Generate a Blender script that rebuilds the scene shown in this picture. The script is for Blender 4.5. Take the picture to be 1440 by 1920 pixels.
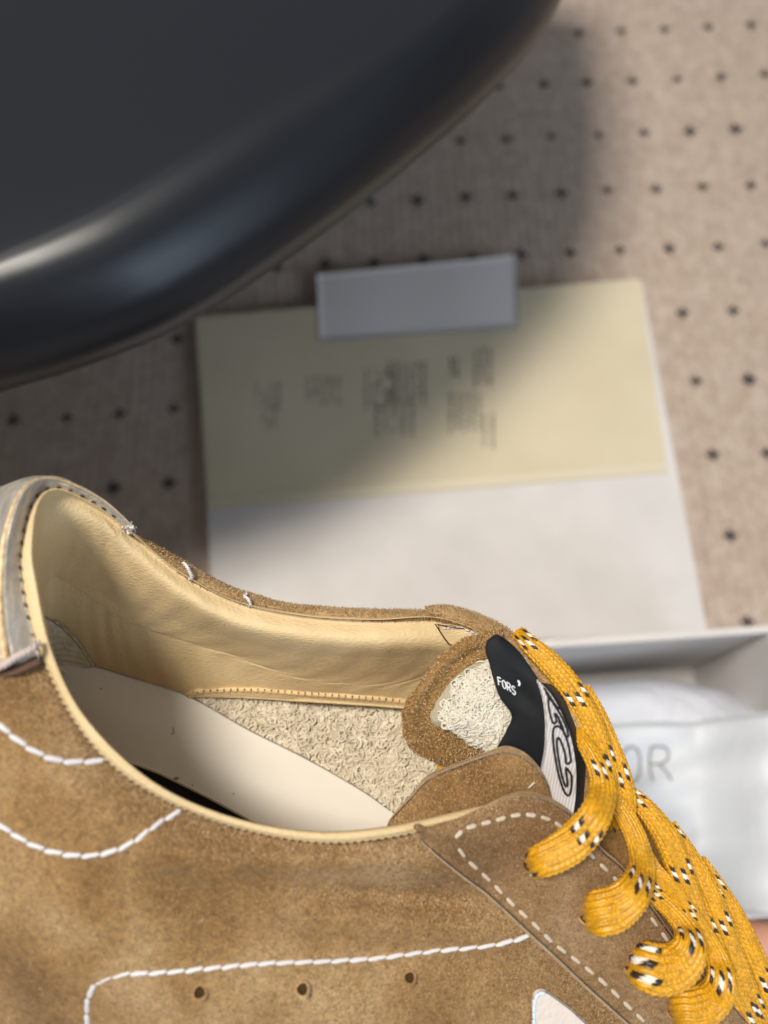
import bpy, bmesh, math, random
import numpy as np
from mathutils import Vector, Matrix, Euler
random.seed(7); rng = np.random.default_rng(7)
for o in list(bpy.data.objects): bpy.data.objects.remove(o)
scene = bpy.context.scene
COL = scene.collection

# ------------------------------------------------------------------ camera
FOC = 1450.0                                    # focal length in pixels of a 1440x1920 frame
TH, PH, CAMH = math.radians(69.3), math.radians(2.7), 0.466
Fv = np.array([0, math.cos(TH), -math.sin(TH)]); U0 = np.array([0, math.sin(TH), math.cos(TH)]); X0 = np.array([1., 0, 0])
Rv = math.cos(PH)*X0 - math.sin(PH)*U0; Uv = math.sin(PH)*X0 + math.cos(PH)*U0
CAM = np.array([0, 0, CAMH])
cam = bpy.data.cameras.new('camera'); camo = bpy.data.objects.new('camera', cam); COL.objects.link(camo)
camo.matrix_world = Matrix(((Rv[0], Uv[0], -Fv[0], CAM[0]), (Rv[1], Uv[1], -Fv[1], CAM[1]), (Rv[2], Uv[2], -Fv[2], CAM[2]), (0, 0, 0, 1)))
cam.sensor_width = 36; cam.lens = FOC/1920*36; cam.clip_start = 0.005; cam.clip_end = 50
cam.dof.use_dof = True; cam.dof.focus_distance = 0.194; cam.dof.aperture_fstop = 7.2
scene.camera = camo

# ------------------------------------------------------------------ light
w = bpy.data.worlds.new('World'); scene.world = w; w.use_nodes = True
nt = w.node_tree; bg = nt.nodes['Background']
tc = nt.nodes.new('ShaderNodeTexCoord'); sx = nt.nodes.new('ShaderNodeSeparateXYZ'); nt.links.new(tc.outputs['Generated'], sx.inputs[0])
ramp = nt.nodes.new('ShaderNodeValToRGB')         # a room: darker low down, pale ceiling
ramp.color_ramp.elements[0].position = 0.0; ramp.color_ramp.elements[0].color = (.16, .152, .142, 1)
ramp.color_ramp.elements[1].position = 1.0; ramp.color_ramp.elements[1].color = (.72, .75, .80, 1)
mr = nt.nodes.new('ShaderNodeMapRange'); mr.inputs[1].default_value = -1; mr.inputs[2].default_value = 1
nt.links.new(sx.outputs['Z'], mr.inputs[0]); nt.links.new(mr.outputs[0], ramp.inputs[0])
nt.links.new(ramp.outputs[0], bg.inputs['Color']); bg.inputs['Strength'].default_value = 0.44
def area(name, loc, target, size, power, col, size_y=None):
    l = bpy.data.lights.new(name, 'AREA'); o = bpy.data.objects.new(name, l); COL.objects.link(o)
    l.energy = power; l.color = col; l.size = size
    if size_y: l.shape = 'RECTANGLE'; l.size_y = size_y
    o.location = loc; d = Vector(target)-Vector(loc); o.rotation_euler = d.to_track_quat('-Z', 'Y').to_euler()
    return o
area('ceiling_light', (-0.42, 0.16, 1.75), (0.0, 0.1, 0.2), 0.36, 34.0, (1.0, .93, .83))
area('side_window', (0.9, -0.95, 0.95), (0.1, 0.1, 0.1), 0.6, 7.5, (.68, .83, 1.0))
scene.view_settings.view_transform = 'Standard'; scene.view_settings.look = 'None'
scene.view_settings.exposure = 0.0; scene.view_settings.gamma = 1.0
scene.render.engine = 'CYCLES'

# ------------------------------------------------------------------ geometry helpers
def unp(a):
    a = np.asarray(a, float); px, py, d = a[..., 0:1], a[..., 1:2], a[..., 2:3]
    return CAM + d*((px-720)/FOC*Rv + (960-py)/FOC*Uv + Fv)
def onz(px, py, z=0.0):
    r = (px-720)/FOC*Rv + (960-py)/FOC*Uv + Fv
    return CAM + r*((z-CAMH)/r[2])
def cr(P, n):
    """Catmull-Rom along axis 0"""
    P = np.asarray(P, float); k = len(P)
    if k == 2:
        t = np.linspace(0, 1, n).reshape((n,)+(1,)*(P.ndim-1)); return P[0]*(1-t)+P[1]*t
    Q = np.concatenate([[2*P[0]-P[1]], P, [2*P[-1]-P[-2]]]); t = np.linspace(0, k-1, n)
    i = np.minimum(t.astype(int), k-2); u = (t-i).reshape((n,)+(1,)*(P.ndim-1))
    a, b, c, d = Q[i], Q[i+1], Q[i+2], Q[i+3]
    return .5*((2*b)+(-a+c)*u+(2*a-5*b+4*c-d)*u*u+(-a+3*b-3*c+d)*u**3)
def resamp(P, n):
    """smooth a polyline and resample it by arc length"""
    Q = cr(P, 400); s = np.concatenate([[0], np.cumsum(np.linalg.norm(np.diff(Q[:, :2], axis=0), axis=1))])
    t = np.linspace(0, s[-1], n)
    return np.stack([np.interp(t, s, Q[:, j]) for j in range(Q.shape[1])], 1)
def loft(rows, nu, nv, arc=False):
    """rows of (px,py,depth) -> (nv,nu,3) grid in the same coordinates"""
    if arc: R_ = np.stack([resamp(r, nu) for r in rows])
    else: R_ = np.stack([cr(r, nu) for r in rows])
    return cr(R_, nv)
def cz(G):
    G = np.array(G, float); d = G[..., 2]; G[..., 2] = np.where(d > .2, .2+(d-.2)*.72, d); return G
def normals(W):
    du = np.gradient(W, axis=1); dv = np.gradient(W, axis=0); n = np.cross(du, dv)
    n /= (np.linalg.norm(n, axis=-1, keepdims=True)+1e-12)
    s = np.sign(np.sum(n*(CAM-W), -1, keepdims=True)); s[s == 0] = 1
    # one common side so that the sheet does not flip at its silhouette
    return n if s.mean() >= 0 else -n
BASE = {}
def link(ob, parent=None):
    COL.objects.link(ob)
    if parent is not None: ob.parent = parent
def base_of(p):
    while p is not None and p.parent is not None: p = p.parent
    return np.array(p.location) if p is not None else np.zeros(3)
def mesh(name, V, Fc, mat, parent=None, uv=None, smooth=True, cols=None, mats=None, midx=None, kind=None):
    me = bpy.data.meshes.new(name); V = np.asarray(V, float).reshape(-1, 3) - base_of(parent)
    if isinstance(Fc, np.ndarray):
        k = Fc.shape[1]; me.vertices.add(len(V)); me.vertices.foreach_set('co', V.ravel())
        me.loops.add(Fc.size); me.loops.foreach_set('vertex_index', Fc.ravel().astype(np.int32))
        me.polygons.add(len(Fc)); me.polygons.foreach_set('loop_start', np.arange(0, Fc.size, k, dtype=np.int32))
        me.update(calc_edges=True); me.validate()
    else:
        me.from_pydata(V.tolist(), [], Fc); me.update()
    for m in (mats or [mat]): me.materials.append(m)
    if smooth: me.polygons.foreach_set('use_smooth', np.ones(len(me.polygons), bool))
    if midx is not None and len(midx) == len(me.polygons): me.polygons.foreach_set('material_index', np.asarray(midx, np.int32))
    if uv is not None:
        l = me.uv_layers.new(name='UVMap'); vi = np.zeros(len(me.loops), np.int32); me.loops.foreach_get('vertex_index', vi)
        l.data.foreach_set('uv', np.asarray(uv, float).reshape(-1, 2)[vi].ravel())
    if cols is not None:
        a = me.color_attributes.new('Col', 'FLOAT_COLOR', 'POINT'); c = np.ones((len(V), 4)); c[:, :3] = np.asarray(cols).reshape(-1, 3)
        a.data.foreach_set('color', c.ravel())
    o = bpy.data.objects.new(name, me); link(o, parent)
    if kind: o['kind'] = kind
    return o
def gfaces(nv, nu, closed_u=False):
    i = np.arange(nv*nu).reshape(nv, nu)
    if closed_u: i = np.concatenate([i, i[:, :1]], 1)
    return np.stack([i[:-1, :-1], i[:-1, 1:], i[1:, 1:], i[1:, :-1]], -1).reshape(-1, 4)
def sheet(name, G, mat, parent, disp=None, **kw):
    W = unp(G)
    if disp is not None: W = W + normals(W)*disp[..., None]
    nv, nu = W.shape[:2]; uu, vv = np.meshgrid(np.linspace(0, 1, nu), np.linspace(0, 1, nv))
    return mesh(name, W, gfaces(nv, nu), mat, parent, uv=np.stack([uu, vv], -1), **kw)
def shell(name, G, mat, parent, th=.0015, rim=None, disp=None, ro=.3, **kw):
    """a sheet with thickness; its border is rolled over and may carry another material"""
    W = unp(G); N = normals(W)
    if disp is not None: W = W + N*disp[..., None]
    nv, nu = W.shape[:2]
    idx = np.arange(nv*nu).reshape(nv, nu)
    b = np.concatenate([idx[0, :], idx[1:, -1], idx[-1, -2::-1], idx[-2:0:-1, 0]])
    Wf, Nf = W.reshape(-1, 3), N.reshape(-1, 3)
    # outward direction on the border
    ctr = Wf[b]; inn = np.concatenate([W[1, :], W[1:, -2], W[-2, -2::-1], W[-2:0:-1, 1]])
    out = ctr-inn; out /= (np.linalg.norm(out, axis=1, keepdims=True)+1e-12)
    rings = [ctr + out*th*ro - Nf[b]*th*.2, ctr + out*th*ro*1.2 - Nf[b]*th*.5, ctr + out*th*ro*.8 - Nf[b]*th*.85, ctr - Nf[b]*th]
    V = [Wf]+rings; m = len(b); Fc = [gfaces(nv, nu)]; prev = b
    for r in range(4):
        cur = np.arange(m)+nv*nu+r*m
        Fc.append(np.stack([prev, np.roll(prev, -1), np.roll(cur, -1), cur], -1)); prev = cur
    nb = nv*nu+4*m; V.append(Wf-Nf*th); Fc.append(gfaces(nv, nu)[:, ::-1]+nb)
    nf = [len(x) for x in Fc]; midx = np.concatenate([np.zeros(nf[0]), np.ones(sum(nf[1:5])), np.zeros(nf[5])]).astype(int)
    uu, vv = np.meshgrid(np.linspace(0, 1, nu), np.linspace(0, 1, nv)); uv0 = np.stack([uu, vv], -1).reshape(-1, 2)
    uvs = np.concatenate([uv0]+[uv0[b]]*4+[uv0])
    return mesh(name, np.concatenate(V), np.concatenate(Fc), mat, parent, uv=uvs, mats=[mat, rim or mat], midx=midx, **kw)
class Depth:
    """depth of a built surface under a point of the frame"""
    def __init__(s, *Gs): s.P = np.concatenate([g.reshape(-1, 3) for g in Gs])
    def __call__(s, px, py):
        d2 = (s.P[:, 0]-px)**2+(s.P[:, 1]-py)**2; i = np.argpartition(d2, 4)[:4]; w_ = 1/(d2[i]+.5)
        return float((s.P[i, 2]*w_).sum()/w_.sum())
def frames(C_):
    T = np.gradient(C_, axis=0); T /= np.linalg.norm(T, axis=1, keepdims=True)+1e-12
    return T
def tube(name, C_, r, mat, parent=None, seg=8, flat=1.0, kind=None, cols=None):
    """round tube along world points, r scalar or per point"""
    V, Fc = tube_geo(C_, r, seg, flat); return mesh(name, V, Fc, mat, parent, kind=kind)
def tube_geo(C_, r, seg=8, flat=1.0, cap=True):
    C_ = np.asarray(C_); n = len(C_); T = frames(C_); view = CAM-C_; W_ = np.cross(T, view); W_ /= np.linalg.norm(W_, axis=1, keepdims=True)+1e-12
    N_ = np.cross(W_, T); r = np.broadcast_to(np.asarray(r, float), (n,)).copy()
    a = np.linspace(0, 2*np.pi, seg, endpoint=False)
    V = C_[:, None]+r[:, None, None]*(np.cos(a)[None, :, None]*W_[:, None]+flat*np.sin(a)[None, :, None]*N_[:, None])
    return V.reshape(-1, 3), gfaces(n, seg, True)
def empty(name, loc, label, cat, group=None):
    o = bpy.data.objects.new(name, None); o.empty_display_size = .02; COL.objects.link(o); o.location = loc
    o['label'] = label; o['category'] = cat
    if group: o['group'] = group
    return o

# ------------------------------------------------------------------ materials
def mat(name, col, rough=.6, spec=.5, sheen=0, metal=0, sss=0):
    m = bpy.data.materials.new(name); m.use_nodes = True; b = m.node_tree.nodes['Principled BSDF']
    b.inputs['Base Color'].default_value = (*col, 1); b.inputs['Roughness'].default_value = rough
    b.inputs['Specular IOR Level'].default_value = spec; b.inputs['Metallic'].default_value = metal
    if sheen: b.inputs['Sheen Weight'].default_value = sheen; b.inputs['Sheen Roughness'].default_value = .4
    if sss: b.inputs['Subsurface Weight'].default_value = sss; b.inputs['Subsurface Scale'].default_value = .003
    return m
def nodes(m): return m.node_tree.nodes, m.node_tree.links, m.node_tree.nodes['Principled BSDF']
def noise(m, scale, detail=4, rough=.6, stretch=None, dist=0):
    n, l, b = nodes(m); t = n.new('ShaderNodeTexCoord'); x = n.new('ShaderNodeTexNoise'); x.inputs['Scale'].default_value = scale
    x.inputs['Detail'].default_value = detail; x.inputs['Roughness'].default_value = rough; x.inputs['Distortion'].default_value = dist
    if stretch:
        mp = n.new('ShaderNodeMapping'); mp.inputs['Scale'].default_value = stretch[:3]
        if len(stretch) > 3: mp.inputs['Rotation'].default_value = stretch[3:]
        l.new(t.outputs['Object'], mp.inputs[0]); l.new(mp.outputs[0], x.inputs['Vector'])
    else: l.new(t.outputs['Object'], x.inputs['Vector'])
    return x.outputs['Fac']
def cramp(m, fac, stops):
    n, l, b = nodes(m); r = n.new('ShaderNodeValToRGB'); e = r.color_ramp.elements
    while len(e) < len(stops): e.new(.5)
    for k, (p, c) in enumerate(stops): e[k].position = p; e[k].color = (*c, 1)
    l.new(fac, r.inputs[0]); return r.outputs[0]
def mixc(m, a, b_, fac, mode='MIX'):
    n, l, b = nodes(m); x = n.new('ShaderNodeMix'); x.data_type = 'RGBA'; x.blend_type = mode
    for s, v in ((x.inputs[6], a), (x.inputs[7], b_), (x.inputs[0], fac)):
        if isinstance(v, bpy.types.NodeSocket): l.new(v, s)
        else: s.default_value = v if isinstance(v, (int, float)) else (*v, 1)
    return x.outputs[2]
def bump(m, facs, dist=.001):
    n, l, b = nodes(m); prev = None
    for f_, s, d in facs:
        x = n.new('ShaderNodeBump'); x.inputs['Strength'].default_value = s; x.inputs['Distance'].default_value = d
        l.new(f_, x.inputs['Height'])
        if prev: l.new(prev, x.inputs['Normal'])
        prev = x.outputs[0]
    l.new(prev, b.inputs['Normal'])
def setc(m, c): n, l, b = nodes(m); l.new(c, b.inputs['Base Color'])

def suede(name, dark, mid, light, sheen=.35):
    m = mat(name, mid, .92, .15, sheen)
    n, l, b = nodes(m); b.inputs['Sheen Tint'].default_value = (1, .85, .65, 1)
    big = noise(m, 38, 5, .55, (1, .7, 1, .4, .2, .3), dist=.2); fine = noise(m, 620, 6, .75); grain = noise(m, 1700, 3, .7, (1, 1, .45, .3, .5, .6))
    c = cramp(m, big, [(.33, dark), (.5, mid), (.68, light)])
    c = mixc(m, c, cramp(m, fine, [(.32, (.42, .40, .38)), (.52, (1, 1, 1)), (.72, (1.45, 1.42, 1.35))]), .62, 'MULTIPLY')
    c = mixc(m, c, cramp(m, grain, [(.35, (.6, .58, .55)), (.5, (1, 1, 1)), (.66, (1.4, 1.4, 1.4))]), .5, 'MULTIPLY')
    setc(m, c); bump(m, [(fine, .35, .0006), (grain, .45, .0003)]); return m
M_SUEDE = suede('tan_suede', (.155, .082, .028), (.27, .160, .064), (.39, .265, .135), .6)
M_SUEDE_T = suede('rough_suede', (.15, .075, .022), (.23, .125, .042), (.31, .185, .075))
M_SUEDE_E = suede('cut_suede_edge', (.25, .15, .06), (.36, .23, .11), (.48, .33, .18))
def nap_mat(name, c, cv=.25):
    m = mat(name, c, .85, .2); n, l, b = nodes(m); a = n.new('ShaderNodeVertexColor'); a.layer_name = 'Col'; l.new(a.outputs[0], b.inputs['Base Color']); return m
M_NAP = nap_mat('suede_nap', (.3, .18, .08))

M_LEATHER = mat('cream_lining_leather', (.60, .44, .24), .55, .35)
c_ = noise(M_LEATHER, 40, 3); g_ = noise(M_LEATHER, 420, 4, .6, (1, .35, 1, 0, 0, .5), .6); g2 = noise(M_LEATHER, 1400, 3)
n_, l_, b_ = nodes(M_LEATHER)
vor = n_.new('ShaderNodeTexVoronoi'); vor.feature = 'DISTANCE_TO_EDGE'; vor.inputs['Scale'].default_value = 900
tc_ = n_.new('ShaderNodeTexCoord'); mp_ = n_.new('ShaderNodeMapping'); mp_.inputs['Scale'].default_value = (.55, 1.3, 1.3); l_.new(tc_.outputs['Object'], mp_.inputs[0]); l_.new(mp_.outputs[0], vor.inputs['Vector'])
setc(M_LEATHER, cramp(M_LEATHER, c_, [(.3, (.56, .42, .225)), (.7, (.65, .50, .285))]))
bump(M_LEATHER, [(g_, .20, .0006), (vor.outputs[0], .4, .0005), (g2, .15, .0002)])
M_INSOLE = mat('white_insole_leather', (.78, .72, .62), .38, .45)
i1 = noise(M_INSOLE, 1500, 3); i2 = noise(M_INSOLE, 30, 3); spk = noise(M_INSOLE, 260, 1)
setc(M_INSOLE, mixc(M_INSOLE, cramp(M_INSOLE, i2, [(.35, (.66, .62, .545)), (.65, (.71, .67, .60))]), cramp(M_INSOLE, spk, [(.0, (.25, .2, .15)), (.19, (.4, .3, .2)), (.2, (1, 1, 1))]), 1.0, 'MULTIPLY'))
bump(M_INSOLE, [(i1, .12, .0002), (i2, .3, .001)])
M_FOAM = mat('black_foam', (.006, .006, .007), .9, .1)
M_COUNTER = mat('cream_counter', (.60, .53, .40), .6, .3)
setc(M_COUNTER, cramp(M_COUNTER, noise(M_COUNTER, 500, 4), [(.3, (.5, .43, .31)), (.6, (.64, .57, .44))]))
M_SILVER = mat('silver_leather', (.46, .44, .41), .44, .6, metal=.5)
s1 = noise(M_SILVER, 300, 5, .7, (1, .3, 1)); s2 = noise(M_SILVER, 1100, 4, .7)
setc(M_SILVER, cramp(M_SILVER, s1, [(.3, (.33, .30, .27)), (.5, (.53, .49, .43)), (.68, (.72, .63, .50))]))
bump(M_SILVER, [(s1, .6, .0008), (s2, .5, .0004)])
M_GOLD = mat('gold_edge_foil', (.72, .52, .27), .5, .5, metal=.3)
setc(M_GOLD, cramp(M_GOLD, noise(M_GOLD, 700, 4, .7), [(.35, (.42, .29, .15)), (.6, (.68, .51, .30))])); bump(M_GOLD, [(noise(M_GOLD, 900, 3), .5, .0004)])
M_THREADW = mat('white_thread', (.72, .70, .70), .45, .4)
setc(M_THREADW, cramp(M_THREADW, noise(M_THREADW, 900, 3), [(.3, (.42, .39, .37)), (.6, (.66, .65, .67))]))
M_THREADT = mat('tan_thread', (.55, .36, .16), .55, .3)
M_HOLE = mat('dark_needle_hole', (.05, .028, .012), .9, .1)
M_TERRY = mat('terry_loops', (.66, .61, .48), .8, .2, .3)
setc(M_TERRY, cramp(M_TERRY, noise(M_TERRY, 300, 2), [(.3, (.53, .46, .335)), (.7, (.72, .645, .51))]))
M_TERRYB = mat('terry_ground', (.42, .37, .26), .9, .1); bump(M_TERRYB, [(noise(M_TERRYB, 1500, 4), .8, .0008)])
M_TERRYW = mat('white_terry_loops', (.64, .60, .50), .8, .2, .3)
M_BLACK = mat('black_ribbon', (.007, .008, .010), .65, .2, .03)
def weave(m, sc, ax, amp):
    n, l, b = nodes(m); t = n.new('ShaderNodeTexCoord'); w_ = n.new('ShaderNodeTexWave'); w_.inputs['Scale'].default_value = sc; w_.inputs['Distortion'].default_value = .3
    mp = n.new('ShaderNodeMapping'); mp.inputs['Rotation'].default_value = ax; l.new(t.outputs['Object'], mp.inputs[0]); l.new(mp.outputs[0], w_.inputs['Vector'])
    bump(m, [(w_.outputs['Fac'], amp, .0003)]); return w_.outputs['Fac']
weave(M_BLACK, 900, (0, .4, .9), .15)
M_WHITER = mat('white_woven_ribbon', (.70, .67, .65), .6, .3, .2)
f_ = weave(M_WHITER, 480, (0, .3, .35), .35); setc(M_WHITER, cramp(M_WHITER, f_, [(.1, (.42, .385, .365)), (.6, (.56, .53, .52))]))
M_PRINTK = mat('black_print', (.012, .012, .014), .6, .3)
M_PRINTW = mat('white_print', (.80, .82, .85), .5, .3)
M_LACE = mat('yellow_lace', (.8, .45, .03), .36, .45, .05)
n_, l_, b_ = nodes(M_LACE); at = n_.new('ShaderNodeVertexColor'); at.layer_name = 'Col'
fn = noise(M_LACE, 2200, 3); l_.new(mixc(M_LACE, at.outputs[0], cramp(M_LACE, fn, [(.3, (.72, .70, .68)), (.6, (1.08, 1.08, 1.08))]), 1.0, 'MULTIPLY'), b_.inputs['Base Color'])
bump(M_LACE, [(fn, .35, .0003)])
M_PLASTIC = mat('black_satin_plastic', (.008, .010, .014), .34, .34)
pn = noise(M_PLASTIC, 2500, 2); bump(M_PLASTIC, [(pn, .05, .0001)])
M_BOX = mat('white_box_board', (.72, .71, .70), .6, .3)
setc(M_BOX, cramp(M_BOX, noise(M_BOX, 25, 3), [(.3, (.56, .535, .515)), (.7, (.62, .595, .575))])); bump(M_BOX, [(noise(M_BOX, 400, 4), .15, .0005)])
M_YELLOW = mat('pale_yellow_paper', (.60, .53, .31), .7, .25)
setc(M_YELLOW, cramp(M_YELLOW, noise(M_YELLOW, 18, 3), [(.3, (.555, .485, .345)), (.7, (.60, .53, .385))]))
M_TAPE = mat('lilac_white_paper', (.70, .66, .65), .5, .3)
M_TAPE2 = mat('translucent_tape', (.62, .56, .42), .35, .5)
M_INK = mat('grey_ink', (.13, .125, .11), .8, .2)
M_BAG = mat('white_dust_bag', (.62, .65, .69), .6, .3, .2)
bump(M_BAG, [(noise(M_BAG, 22, 3, .5, dist=.6), .3, .006), (noise(M_BAG, 1200, 2), .2, .0003)])
M_TISSUE = mat('white_tissue', (.62, .64, .70), .7, .3); bump(M_TISSUE, [(noise(M_TISSUE, 28, 4, .6, dist=.8), .5, .008)])
M_LETTER = mat('grey_letter_print', (.20, .20, .19), .5, .4)
M_SKIN = mat('skin', (.62, .32, .22), .5, .4, sss=.3); setc(M_SKIN, cramp(M_SKIN, noise(M_SKIN, 60, 4), [(.3, (.58, .28, .19)), (.7, (.66, .37, .26))]))
M_SOLE = mat('white_rubber', (.7, .68, .64), .5, .4)
# velour ground cloth
M_CLOTH = mat('grey_brown_ribbed_velour', (.3, .25, .21), .85, .2, .35)
cb = noise(M_CLOTH, 95, 6, .75, (1, .8, 1), .3); cf = noise(M_CLOTH, 480, 4, .7, (1, .5, 1)); cs = noise(M_CLOTH, 9, 3)
cc = cramp(M_CLOTH, cb, [(.34, (.37, .285, .225)), (.5, (.44, .35, .285)), (.66, (.51, .42, .35))])
cc = mixc(M_CLOTH, cc, cramp(M_CLOTH, cf, [(.3, (.72, .70, .70)), (.7, (1.25, 1.25, 1.25))]), .55, 'MULTIPLY')
setc(M_CLOTH, cc); bump(M_CLOTH, [(cf, .6, .001), (cb, .5, .002)])
M_MARK = mat('charcoal_embroidery', (.055, .047, .045), .85, .2, .2)

# ------------------------------------------------------------------ ground cloth
xs = np.concatenate([[-3, -1.5, -.9], np.arange(-.62, .64, .0011), [.9, 1.5, 3]]); ys = np.concatenate([[-3, -1, -.4], np.arange(-.25, .95, .01), [1.4, 3]])
GX, GY = np.meshgrid(xs, ys)
inner = ((abs(GX) < .63) & (GY > -.26) & (GY < .95))
rib = .0015*np.abs(np.sin(np.pi*(GX+.0006*np.sin(GY*40))/.0072))**.4 + .0012*np.sin(GX*23+GY*9)*np.sin(GY*17)
GZ = np.where(inner, rib-.002, -.002)
cloth = mesh('ribbed_cloth', np.stack([GX, GY, GZ], -1), gfaces(len(ys), len(xs)), M_CLOTH); cloth['kind'] = 'structure'
mk = None
def mark_mesh():
    bm = bmesh.new()
    for a in range(4):                                    # four short thread bars crossing: a plus
        r = a*math.pi/2
        vs = []
        for (x, y, z) in ((.0004, -.0017, 0), (.0042, -.0013, 0), (.0050, 0, .0), (.0042, .0013, 0), (.0004, .0017, 0), (.001, 0, .0009), (.0040, 0, .0008)):
            vs.append(bm.verts.new((x*math.cos(r)-y*math.sin(r), x*math.sin(r)+y*math.cos(r), z)))
        for f in ((0, 1, 6, 5), (5, 6, 3, 4), (1, 2, 6), (2, 3, 6), (4, 0, 5)): bm.faces.new([vs[i] for i in f])
    me = bpy.data.meshes.new('embroidered_mark'); bm.to_mesh(me); bm.free(); me.materials.append(M_MARK); return me
mk = mark_mesh()
for j in range(-3, 13):
    for i in range(-13, 14):
        x = .0016+.036*i + random.uniform(-.0006, .0006); y = .0935+.0557*j + random.uniform(-.0006, .0006)
        if x < -.1: y -= .005*min(1, (-.1-x)/.1); x += .002
        o = bpy.data.objects.new('embroidered_mark', mk); o.location = (x, y, .0004); o.rotation_euler = (0, 0, random.uniform(-.15, .15)); s = random.uniform(.8, 1.1); o.scale = (s, s, 1)
        link(o, cloth)

# ------------------------------------------------------------------ shoe box with its lid laid open behind it
def box8(name, P, mat_, parent, bev=.0006):
    """P: 4 bottom then 4 top world corners"""
    bm = bmesh.new(); base = base_of(parent); v = [bm.verts.new(tuple(np.array(p)-base)) for p in P]
    for f in ((0, 3, 2, 1), (4, 5, 6, 7), (0, 1, 5, 4), (1, 2, 6, 5), (2, 3, 7, 6), (3, 0, 4, 7)): bm.faces.new([v[i] for i in f])
    bmesh.ops.bevel(bm, geom=list(bm.edges), offset=bev, segments=2, affect='EDGES')
    me = bpy.data.meshes.new(name); bm.to_mesh(me); bm.free(); me.materials.append(mat_)
    o = bpy.data.objects.new(name, me); link(o, parent); return o
LZ = .014
lc = [onz(365, 592, LZ), onz(1202, 520, LZ), onz(1330, 1195, LZ), onz(402, 1210, LZ)]      # far-left, far-right, near-right, near-left
BZ = .105
A = onz(987, 1203, BZ); B = onz(1452, 1171, BZ)
ax = (B-A)/np.linalg.norm((B-A)[:2]); ax[2] = 0; ay = np.array([-ax[1], ax[0], 0])
BR = B.copy(); BL = B-ax*.335                                                    # back corners of the box, outer
front = (onz(1425, 1722, BZ)-B) @ ay                                               # negative: towards the camera
shoebox = empty('shoe_box', (float(BL[0]), float(BL[1]), 0), 'open white cardboard shoe box with pale yellow label on its folded-back lid', 'box')
def wall(name, p, q, t, z0, z1, m=M_BOX):
    d = (q-p)/np.linalg.norm(q-p); n = np.array([-d[1], d[0], 0])*t
    P = [np.array([*(s)[:2], z]) for z in (z0, z1) for s in (p, q, q+n, p+n)]
    return box8(name, P, m, shoebox)
FR = BR+ay*front; FL = BL+ay*front
wall('back_wall', BL, BR, -.0035, .0025, BZ)
wall('right_wall', BR-ay*.0037, FR+ay*.0037, -.003, .0025, BZ-.001)
wall('left_wall', FL+ay*.0037, BL-ay*.0037, -.003, .0025, BZ-.001)
wall('front_wall', FR, FL, -.003, .0025, BZ)
box8('box_floor', [np.array([*(s)[:2], z]) for z in (.0, .0023) for s in (FL, FR, BR, BL)], M_BOX, shoebox)
fl = BR + ax*.0 - ay*.004
lid = box8('lid', [np.array([*p[:2], .001]) for p in (lc[3], lc[2], lc[1], lc[0])]+[np.array([*p[:2], LZ]) for p in (lc[3], lc[2], lc[1], lc[0])], M_BOX, shoebox, .0012)
def pxpatch(name, c, z, th, m, parent):
    P = [onz(*p, z) for p in c]; return box8(name, [p-np.array([0, 0, th]) for p in P]+P, m, parent, th*.3)
lab = pxpatch('yellow_label', [(392, 955), (1253, 886), (1199, 523), (367, 595)], LZ+.0007, .0005, M_YELLOW, shoebox)
pxpatch('tape_band', [(391, 950), (1252, 882), (1249, 868), (389, 936)], LZ+.0011, .0003, M_TAPE2, shoebox)
def strip_on(px0, py0, px1, py1, n, m):
    pass
# printed lines on the label, too blurred to read: short ink dashes in upright columns
cols_ = [(474, 715, 530, 762, 4, .5), (488, 762, 522, 806, 3, .4), (570, 702, 642, 755, 5, .5), (680, 688, 745, 765, 5, .5), (722, 676, 802, 752, 6, .85), (698, 752, 780, 812, 5, .55), (842, 664, 862, 706, 2, .9), (885, 650, 926, 720, 3, 1.0), (838, 735, 905, 805, 5, .95), (900, 775, 932, 838, 2, .7)]
bm = bmesh.new(); base = base_of(shoebox)
for (x0, y0, x1, y1, n, dens) in cols_:
    for k in range(n):
        cx = x0+(k+.5)*(x1-x0)/n; y = y0+random.uniform(0, 6)
        while y < y1:
            h = random.uniform(4, 11); ww = random.uniform(1.4, 2.8)*(.6+dens*.6)
            if random.random() < .7+.3*dens:
                xx = cx+random.uniform(-1, 1); q = [onz(xx-ww, y, LZ+.0009), onz(xx-ww, y+h, LZ+.0009), onz(xx+ww, y+h, LZ+.0009), onz(xx+ww, y, LZ+.0009)]
                bm.faces.new([bm.verts.new(tuple(p-base)) for p in q])
            y += h+random.uniform(1.5, 4)
me = bpy.data.meshes.new('printed_text'); bm.to_mesh(me); bm.free(); me.materials.append(M_INK)
o = bpy.data.objects.new('printed_text', me); o['kind'] = 'stuff'; link(o, lab)
# lilac paper flap stuck over the far edge of the lid
G = loft([[(594, 515, 0), (790, 496, 0), (970, 478, 0)], [(597, 575, 0), (790, 560, 0), (971, 540, 0)], [(600, 640, 0), (790, 628, 0), (972, 614, 0)]], 30, 12)
W = np.zeros_like(G)
for j in range(12):
    for i in range(30):
        W[j, i] = onz(G[j, i, 0], G[j, i, 1], LZ+.0014+.0012*math.sin(math.pi*j/11*.5+.5)*.6+.0006*math.sin(i*.35))
V = np.concatenate([W.reshape(-1, 3), W.reshape(-1, 3)-[0, 0, .0006]]); Fq = gfaces(12, 30)
bi = np.arange(360).reshape(12, 30); bd = np.concatenate([bi[0], bi[1:, -1], bi[-1, -2::-1], bi[-2:0:-1, 0]])
Fs = np.stack([bd, np.roll(bd, -1), np.roll(bd, -1)+360, bd+360], -1)
flap = mesh('paper_sticker', V, np.concatenate([Fq, Fq[:, ::-1]+360, Fs]), M_TAPE, shoebox)
dj = lambda p: None

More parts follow.
